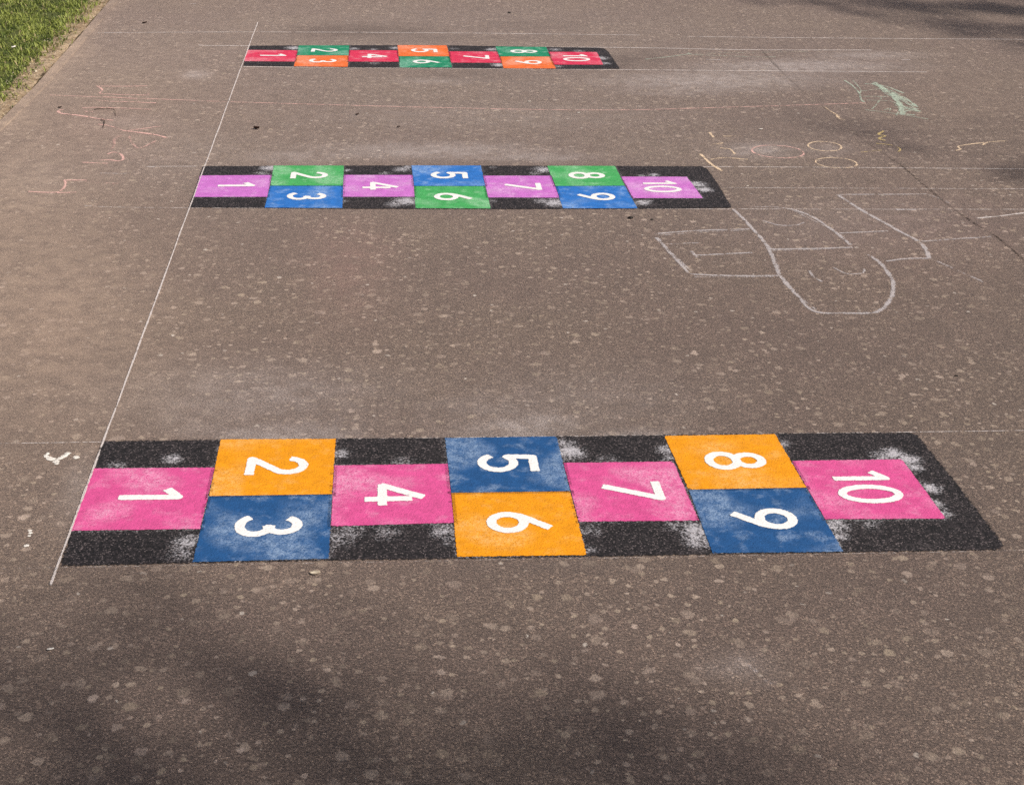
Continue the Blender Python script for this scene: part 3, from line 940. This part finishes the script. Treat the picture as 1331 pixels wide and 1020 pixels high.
A3 = lambda *p: zz((820, 40), 2.6047, p)
B3 = lambda *p: zz((1000, 60), 3.6435, p)
r = Ribbon()
r.stroke(B3((487, 178), (540, 200), (590, 240), (625, 290), (630, 325)), .035, 1.0)
r.stroke(B3((487, 178), (560, 195), (640, 225)), .022, .9)
r.stroke(B3((500, 172), (580, 225), (640, 245), (690, 285)), .018, .9)
r.stroke(B3((585, 245), (640, 290), (720, 312)), .022, 1.0)
r.stroke(B3((620, 320), (680, 300), (715, 298)), .016, .9)
r.stroke(B3((600, 240), (660, 260), (700, 290)), .02, .8)
r.stroke(B3((630, 322), (690, 328)), .024, 1.0)
r.stroke(B3((455, 303), (600, 322), (752, 347)), .010, 1.0)
r.stroke(B3((445, 240), (520, 240), (570, 243)), .012, .95)
r.stroke(B3((355, 163), (400, 195), (425, 225), (435, 255), (455, 270)), .014, .85)
r.stroke(B3((395, 165), (430, 205), (425, 232)), .01, .7)
r.stroke(B3((485, 300), (510, 275), (530, 245)), .011, .75)
r.stroke(B3((545, 305), (575, 295), (570, 308)), .010, .7)
r.stroke(B3((450, 180), (520, 182)), .02, .6)
for k_ in range(7):
    r.stroke(B3((490 + 9 * k_, 172 + 9 * k_), (560 + 12 * k_, 205 + 10 * k_), (620 + 12 * k_, 235 + 10 * k_)), .013, .75)
for k_ in range(5):
    r.stroke(B3((570 + 12 * k_, 262 + 10 * k_), (640 + 10 * k_, 285 + 6 * k_), (700 + 5 * k_, 300 + 3 * k_)), .013, .8)
r.stroke(B3((440, 215), (540, 205), (600, 222)), .011, .7)
r.stroke(B3((460, 258), (560, 262)), .011, .7)
r.stroke(B3((600, 330), (620, 295), (600, 270)), .011, .8)
r.build('chalk_scribble', CH_GREEN, 'pale green chalk scribble high on the open asphalt', 'chalk scribble')

r = Ribbon()
r.stroke(A3((235, 418), (270, 450), (308, 475)), .016, 1.1)
r.stroke(A3((270, 437), (320, 431), (400, 437)), .012, .8)
r.stroke(A3((265, 345), (280, 362)), .016, .8)
r.stroke(A3((272, 386), (312, 381)), .012, .8)
r.stroke(A3((302, 398), (335, 402), (352, 418)), .014, .75)
r.stroke(A3((312, 358), (375, 358)), .012, .8)
r.build('chalk_writing', CH_ORANGE, 'orange chalk letters by the number 10 corner of the lilac hopscotch', 'chalk writing')


def oval(cx, cy, rx, ry, rot=0.06):
    return [(cx + rx * math.cos(a) , cy + ry * math.sin(a) + rot * rx * math.cos(a)) for a in [i * 2 * math.pi / 14 for i in range(14)]]


for c_, lab, m, am in (((1011, 197.5, 34, 8), 'wide pink chalk oval filled with pale dust', CH_PINK, .75), ((1072, 190.5, 22, 6), 'smaller of the chalk ovals, drawn above the ruled line', CH_ORANGE, .8),
                       ((1087, 212, 27, 6.5), 'chalk oval touching the ruled chalk line', CH_ORANGE, .7)):
    r = Ribbon()
    r.stroke(oval(*c_), .012, am, closed=True)
    r.build('chalk_oval', m, lab, 'chalk oval', 'chalk ovals')
r = Ribbon()
r.stroke(A3((855, 340), (838, 352), (862, 357), (840, 366), (862, 373)), .014, 1.1)
r.stroke(A3((830, 382), (880, 388), (910, 400), (905, 412)), .011, .7)
r.stroke(A3((780, 412), (850, 405)), .010, .55)
r.build('chalk_scribble', CH_YELLOW, 'small zigzag of yellow chalk below the green scribble', 'chalk scribble')
r = Ribbon()
r.stroke(B3((320, 325), (330, 345), (358, 350)), .02, .7)
r.stroke(B3((255, 285), (300, 315), (330, 330)), .014, .5)
r.build('chalk_scribble', CH_ORANGE, 'faint orange chalk smear lying on the joint', 'chalk scribble')
r = Ribbon()
r.stroke(A3((1098, 406), (1115, 402), (1108, 392), (1150, 385), (1195, 380)), .013, .95)
r.stroke(A3((1190, 388), (1210, 378), (1270, 374)), .012, .8)
r.build('chalk_squiggle', CH_ORANGE, 'thin peach chalk squiggle near the ruled line end', 'chalk squiggle')
r = Ribbon()
r.stroke([(839, 77.6), (870, 74), (898.7, 70)], .014, .8)
r.stroke([(896, 69), (903, 71.5), (985, 74.5), (1010, 74)], .011, .7)
r.stroke([(902, 70), (960, 69), (1050, 67.5)], .009, .6)
r.build('chalk_scribble', CH_GREEN, 'long thin green chalk strokes between two ruled lines', 'chalk scribble')
for px, lab in (([(918, 78.2), (936, 78)], 'short chalk dash under the thin green strokes'), ([(1172, 78.3), (1183, 78)], 'tiny chalk dash above the end of a ruled line'), ([(246, 5.5), (255, 5)], 'tiny chalk dash at the top of the asphalt')):
    r = Ribbon()
    r.stroke(px, .012, 1.1)
    r.build('chalk_dash', CH_WHITE, lab, 'chalk dash', 'chalk dashes')

A1 = lambda *p: zz((0, 0), 3.915, p)
A2 = lambda *p: zz((60, 120), 7.83, p)
r = Ribbon()
for st, am in ((A1((490, 440), (620, 441), (755, 438)), .8), (A1((500, 442), (520, 458), (505, 476)), .8), (A1((505, 478), (620, 484), (760, 486)), .8), (A1((520, 490), (640, 500), (700, 507)), .6),
               (A2((500, 80), (620, 93), (800, 100), (1120, 112)), 1.0), (A2((370, 165), (480, 158), (620, 162), (880, 168), (1090, 180)), .85), (A1((755, 440), (755, 485)), .35)):
    r.stroke(st, .013, am)
r.build('chalk_writing', CH_PINK, 'pink chalk letter of parallel strokes like an M near the lawn', 'chalk writing', 'pink chalk writing')
r = Ribbon()
r.stroke(A2((120, 195), (160, 217), (300, 235), (440, 255)), .018, 1.1)
r.stroke(A2((440, 255), (540, 272), (700, 290)), .014, .9)
r.stroke(A2((120, 195), (150, 180), (190, 178)), .013, .8)
r.stroke(A2((390, 195), (440, 205), (480, 200)), .012, .6)
r.stroke(A2((530, 328), (630, 342), (780, 392)), .013, .8)
r.stroke(A2((780, 392), (930, 410), (1130, 440), (1220, 466)), .018, 1.1)
r.stroke(A2((830, 392), (1000, 372), (1180, 345)), .013, .75)
r.build('chalk_writing', CH_PINK, 'pink chalk letter like a stretched Y pointing at the long line', 'chalk writing', 'pink chalk writing')
r = Ribbon()
r.stroke(A2((520, 695), (640, 690), (740, 702), (785, 680), (760, 630), (700, 612), (650, 620), (625, 640)), .013, 1.0)
r.stroke(A2((370, 715), (520, 722), (650, 728)), .013, .8)
r.stroke(A2((760, 440), (700, 480), (690, 540), (660, 590)), .02, .45)
r.build('chalk_writing', CH_PINK, 'small pink chalk letter b with a looped belly', 'chalk writing', 'pink chalk writing')
r = Ribbon()
r.stroke(A1((145, 975), (270, 981), (320, 965), (335, 935), (325, 918)), .013, .85)
r.stroke(A1((325, 918), (440, 918)), .013, .8)
r.stroke(A1((290, 983), (390, 980)), .013, .7)
r.stroke(A1((435, 925), (600, 936)), .011, .4)
r.build('chalk_writing', CH_PINK, 'pink chalk hooked stroke by the line end of the lilac hopscotch', 'chalk writing', 'pink chalk writing')
for px, lab in (([(130, 225.5), (165, 226)], 'short faint chalk stroke below the letter b'),):
    r = Ribbon()
    r.stroke(px, .012, .6)
    r.build('chalk_dash', CH_WHITE, lab, 'chalk dash', 'chalk dashes')
r = Ribbon()
r.stroke(zz((660, 760), 1.984, [(590, 190), (640, 225), (685, 262)]), .02, .26)
r.build('chalk_smear', CH_WHITE, 'faint pale smear on the bare asphalt below the numbers 7 and 9', 'chalk smear')


r = Ribbon()
r.stroke(A2((850, 450), (870, 510), (940, 572), (1010, 548), (1130, 490)), .014, .5)
r.build('chalk_smear', CH_PINK, 'faint pink chalk hook under the tail of the stretched Y', 'chalk smear')

# ------------------------------------------------------------------ litter
def tube(px, rad, mat, name, label, cat, lift=0.0, arch=0.0):
    path = smooth_path([G(*p) for p in px], .008)
    n, k = len(path), 6
    v, f = [], []
    tan = np.gradient(path, axis=0)
    tan /= np.maximum(np.linalg.norm(tan, axis=1, keepdims=True), 1e-9)
    for i in range(n):
        s = i / (n - 1)
        r_ = rad * (1.0 - 0.45 * s) * (1 + .25 * mnoise.noise((i * .7, rad * 900, 2)))
        nx, ny = -tan[i][1], tan[i][0]
        zc = r_ + 0.0015 + lift + arch * math.sin(math.pi * s)
        for j in range(k):
            a = 2 * math.pi * j / k
            v.append((path[i][0] + nx * r_ * math.cos(a), path[i][1] + ny * r_ * math.cos(a), zc + r_ * math.sin(a)))
    for i in range(n - 1):
        for j in range(k):
            f.append((i * k + j, i * k + (j + 1) % k, (i + 1) * k + (j + 1) % k, (i + 1) * k + j))
    f.append(tuple(range(k))[::-1])
    f.append(tuple((n - 1) * k + j for j in range(k)))
    o = recentre(mesh(name, v, f, mat, smooth=True))
    return tag(o, label, cat)


tube(A2((490, 182), (560, 178), (640, 185), (690, 195), (703, 215), (705, 245)), .0018, TWIG, 'twig', 'bent dry twig lying among the pink chalk strokes', 'twig', 0, .006)
tube(A2((555, 292), (590, 300), (596, 325), (578, 368)), .0022, TWIG, 'twig', 'short hooked dry twig at the elbow of the pink Y', 'twig', 0, .006)


def leaf(px, size, rot, mat, label, cat='leaf', name='leaf', curl=0.6, asp=0.5, lift=.003):
    """a curled leaf: a grid of faces bent along its midrib, with a stalk end and a thickness"""
    c = G(*px)
    v, f = [], []
    nu, nv_ = 9, 5
    for i in range(nu):
        s = i / (nu - 1)
        w = asp * size * (math.sin(math.pi * min(1, s * .96 + .02)) ** .75)
        for j in range(nv_):
            t = j / (nv_ - 1) * 2 - 1
            x, y = (s - .5) * size, t * w / 2
            z = lift + curl * size * (.45 * t * t * .5 + .35 * (s - .4) ** 2) + .0012 * mnoise.noise((s * 9, t * 4, size * 50))
            v.append((c[0] + x * math.cos(rot) - y * math.sin(rot), c[1] + x * math.sin(rot) + y * math.cos(rot), z))
    m0 = len(v)
    v += [(a, b, z + .0012) for a, b, z in v]
    g = grid_faces(nv_, nu)
    f = [q[::-1] for q in g] + [tuple(k + m0 for k in q) for q in g]
    ring = [j for j in range(nv_)] + [i * nv_ + nv_ - 1 for i in range(1, nu)] + [(nu - 1) * nv_ + j for j in range(nv_ - 2, -1, -1)] + [i * nv_ for i in range(nu - 2, 0, -1)]
    for a, b in zip(ring, ring[1:] + ring[:1]):
        f.append((a, b, b + m0, a + m0))
    return tag(recentre(mesh(name, v, f, mat, smooth=True)), label, cat)


leaf((333.5, 168.5), .031, -.35, DEADLEAF, 'dark curled dead leaf lying by the long white chalk line', curl=1.3, asp=.55)
leaf((188, 31), .030, .5, DEADLEAF, 'small dark dead leaf beyond the red hopscotch near the lawn', curl=.9, asp=.4)
leaf((78, 141), .018, .2, DEADLEAF, 'tiny dark leaf scrap at the tip of the pink Y', curl=.9, asp=.6)
leaf((409.5, 746), .024, .15, PEBBLE, 'pale oval chip lying below the square numbered 3', 'chip', 'paint_chip', curl=.25, asp=.55)
leaf((18.5, 67), .034, 1.2, CHIP, 'white petal lying in the green grass', 'petal', 'petal', curl=.6, asp=.6, lift=.022)


leaf((464.5, 150), .022, .9, DEADLEAF, 'small dark leaf scrap out on the asphalt between the red and lilac hopscotches', curl=.8, asp=.4)
leaf((518, 166), .015, .3, DEADLEAF, 'tiny dark leaf scrap just above the blue square numbered 5', curl=.8, asp=.5)
for c_, s_, r_, lab in (((989, 169), .022, .5, 'pale chip above the wide pink chalk oval'), ((688, 133), .018, 0, 'pale chip below the red hopscotch, above the wavering pink line'), ((752, 147.5), .015, .2, 'tiny pale chip just under the wavering pink line'),
                        ((66, 845), .015, .3, 'white chip in the tree shade at the edge of the asphalt')):
    leaf(c_, s_, r_, CHIP, lab, 'chip', 'paint_chip', curl=.3, asp=.4)


def rock(px, r_, mat, label, name, cat, flat=.6):
    c = G(*px)
    bm_v, bm_f = [], []
    nlat, nlon = 6, 9
    for i in range(nlat + 1):
        th = math.pi * i / nlat
        for j in range(nlon):
            ph = 2 * math.pi * j / nlon
            d = (math.sin(th) * math.cos(ph), math.sin(th) * math.sin(ph), math.cos(th))
            k = r_ * (1 + .35 * mnoise.noise((d[0] * 1.6 + px[0], d[1] * 1.6, d[2] * 1.6)))
            bm_v.append((c[0] + d[0] * k * 1.3, c[1] + d[1] * k, r_ * flat * .8 + d[2] * k * flat))
    for i in range(nlat):
        for j in range(nlon):
            bm_f.append((i * nlon + j, (i + 1) * nlon + j, (i + 1) * nlon + (j + 1) % nlon, i * nlon + (j + 1) % nlon))
    return tag(recentre(mesh(name, bm_v, bm_f, mat)), label, cat)


rock((819.5, 284), .0085, STONE, 'black pebble just below the square numbered 9 of the lilac hopscotch', 'pebble', 'pebble')
rock((847.5, 286), .005, STONE, 'tiny dark pebble near the upper corner of the chalk letter E', 'pebble', 'pebble')
rock((662, 17.5), .009, STONE, 'tiny dark pebble far beyond the red hopscotch', 'pebble', 'pebble')
rock((1243, 489), .004, STONE, 'tiny dark pebble on bare asphalt above the square numbered 10', 'pebble', 'pebble')


def splat(blobs, label):
    """a dried bird dropping: an irregular low film with thickness"""
    c = np.mean([G(b[0], b[1]) for b in blobs], axis=0)
    n = 110
    S, T = np.meshgrid(np.linspace(-.13, .13, n), np.linspace(-.13, .13, n))
    Fld = np.zeros(S.shape)
    for px, py, r_ in blobs:
        g = G(px, py) - c
        Fld += np.exp(-((S - g[0]) ** 2 + (T - g[1]) ** 2) / (r_ * r_ * .62))
    nz = np.array([mnoise.noise((s * 130, t * 130, 5)) + .5 * mnoise.noise((s * 300, t * 300, 2)) for s, t in zip(S.ravel(), T.ravel())]).reshape(S.shape)
    H = Fld + .38 * nz - .5
    keep = np.maximum.reduce([H[:-1, :-1], H[1:, :-1], H[:-1, 1:], H[1:, 1:]]) > 0
    v, f, _ = cull(list(zip((S + c[0]).ravel(), (T + c[1]).ravel(), (.0015 + .0022 * np.clip(H, 0, 1)).ravel())), grid_faces(n, n, keep), {})
    return tag(recentre(mesh('bird_dropping', v, f, CHIP)), label, 'bird dropping')


splat([(60, 593, .008), (63, 596, .010), (68, 597, .010), (73, 600, .010), (79, 596, .010), (84, 593, .009), (88, 590, .010), (62, 590, .006), (74, 603, .006), (99.5, 595, .009)],
      'white branching bird dropping beside the number 1 end of the pink hopscotch')
splat([(39, 690, .0045), (39.5, 693, .0055), (38.5, 697, .0045)], 'small streak of white bird dropping, upper of the two specks below the branching one')
splat([(34.5, 709.5, .006)], 'round white speck of bird dropping, lowest below the branching one')


# ------------------------------------------------------------------ trees beside the playground (their shade reaches the asphalt)
def tree(base, shades, label, nleaf, seed, extra=0):
    """shades: ground points (x, y), spread, height of the foliage that shades them; the crown hangs where that foliage grows"""
    R = random.Random(seed)
    root = empty('tree', (base[0], base[1], 0))
    tag(root, label, 'tree')
    clumps = []
    for x, y, r_, hgt, w in shades:
        k = hgt / sdir.z
        clumps.append((Vector((x, y, 0)) + sdir * k, r_, w))
    top = max(c[0].z for c in clumps)
    v, f = [], []

    def limb(a, b, r0, r1, sag=0.1):
        n, k = 9, 7
        a, b = Vector(a), Vector(b)
        ax = (b - a).normalized()
        s1 = ax.orthogonal().normalized()
        s2 = ax.cross(s1)
        o = len(v)
        ph = R.random() * 40
        for i in range(n + 1):
            t = i / n
            p = a.lerp(b, t) + Vector((0, 0, sag * (b - a).length * math.sin(math.pi * t)))
            p += (s1 * mnoise.noise((t * 3, ph, 1)) + s2 * mnoise.noise((t * 3, ph, 9))) * .05 * (b - a).length * math.sin(math.pi * t)
            rr = r0 + (r1 - r0) * t
            for j in range(k):
                an = 2 * math.pi * j / k
                v.append(tuple(p + (s1 * math.cos(an) + s2 * math.sin(an)) * rr))
        for i in range(n):
            for j in range(k):
                f.append((o + i * k + j, o + i * k + (j + 1) % k, o + (i + 1) * k + (j + 1) % k, o + (i + 1) * k + j))

    fork = Vector((base[0], base[1], top * .42))
    limb((base[0], base[1], -.05), fork, .26, .17, 0)
    lv, lf = [], []
    for c, r_, w in clumps:
        st = fork.lerp(Vector((base[0], base[1], c.z)), R.uniform(0, .35))
        limb(st, c, .03, .006, .08)
        n = max(6, int(nleaf * w * r_ * r_))
        for i in range(n):
            while True:
                d = Vector((R.uniform(-1, 1), R.uniform(-1, 1), R.uniform(-1, 1)))
                if d.length < 1:
                    break
            p = c + d * r_
            if mnoise.noise(p * 2.3) < -0.12:
                continue
            s = R.uniform(.035, .075)
            a1 = Vector((R.gauss(0, 1), R.gauss(0, 1), R.gauss(0, .6))).normalized()
            a2 = a1.orthogonal().normalized()
            a2 = (a2 * math.cos(R.uniform(0, 3)) + a1.cross(a2) * math.sin(R.uniform(0, 3))).normalized()
            b = len(lv)
            lv.extend([tuple(p - a1 * s), tuple(p + a2 * s * .5), tuple(p + a1 * s), tuple(p - a2 * s * .5)])
            lf.append((b, b + 1, b + 2, b + 3))
    mesh('trunk', v, f, BARK, None, root, True)
    mesh('crown', lv, lf, LEAF, None, root)
    return root


def sh(px, py, r_, h_, w):
    g = G(px, py)
    return (g[0], g[1], r_, h_, w)


near = [sh(223, 842, .16, 15.5, .55), sh(275, 885, .20, 15.6, .40), sh(330, 930, .22, 15.7, .36), sh(400, 985, .24, 15.9, .32), sh(490, 1000, .26, 15.4, .30), sh(590, 1010, .26, 16.2, .24), sh(160, 790, .20, 15.3, .20),
        sh(0, 1000, .24, 15.2, .95), sh(-20, 920, .24, 15.4, .60), sh(60, 1050, .26, 15.3, .85), sh(-60, 980, .3, 15.3, .8), sh(250, 870, .50, 17.0, .10), sh(430, 950, .50, 17.0, .10), sh(90, 880, .45, 17, .12), sh(180, 980, .4, 17, .14), sh(620, 960, .4, 17, .06),
        sh(740, 895, .16, 16.0, .18), sh(780, 935, .20, 15.8, .30), sh(840, 975, .22, 16.1, .30), sh(900, 1010, .24, 16.3, .30), sh(960, 1045, .26, 16.3, .26), sh(860, 970, .5, 17.4, .07)]
Rn = random.Random(5)
for i in range(26):
    near.append((Rn.uniform(-1.6, 1.3), Rn.uniform(.2, 1.65), Rn.uniform(.3, .55), Rn.uniform(15, 18.5), .2))
k = 16.0 / sdir.z
tree((sdir.x * k + .3, sdir.y * k + .6), near, 'broad leafy tree behind the camera whose shade reaches the bare asphalt', 2000, 3)
far = [sh(1200, 30, .3, 15.4, .22), sh(1270, 34, .3, 15.2, .34), sh(1340, 38, .34, 15.2, .40), sh(1140, 14, .3, 15.6, .26), sh(1300, 8, .4, 15.6, .5), sh(1220, 2, .4, 15.6, .45), sh(1020, 3, .3, 15.5, 0.22), sh(1100, 2, .36, 15.8, 0.41), sh(1190, 6, .36, 15.6, 0.49), sh(1260, 12, .36, 15.4, 0.54), sh(1330, 18, .38, 15.2, 0.54), sh(1380, 26, .4, 15.2, 0.54), sh(1330, 50, .3, 14.8, 0.27), sh(1260, 42, .26, 14.8, 0.16), sh(1390, 70, .3, 14.8, 0.27),
       sh(1150, 176, .26, 13.2, .07), sh(1210, 188, .26, 13.2, .09), sh(1270, 202, .26, 13.1, .10), sh(1325, 218, .26, 13.0, .12), sh(1380, 230, .28, 13.0, .14), sh(1090, 160, .2, 13.3, .06)]
g0 = G(1331, 0)
for i in range(34):
    far.append((g0[0] + Rn.uniform(-1.6, 3.4), g0[1] + Rn.uniform(.6, 4.2), Rn.uniform(.4, .7), Rn.uniform(15, 19), .2))
tree((sdir.x * k + g0[0] + 1.6, sdir.y * k + g0[1] + .9), far, 'leafy tree beside the playground whose shade crosses the far asphalt', 3000, 4)
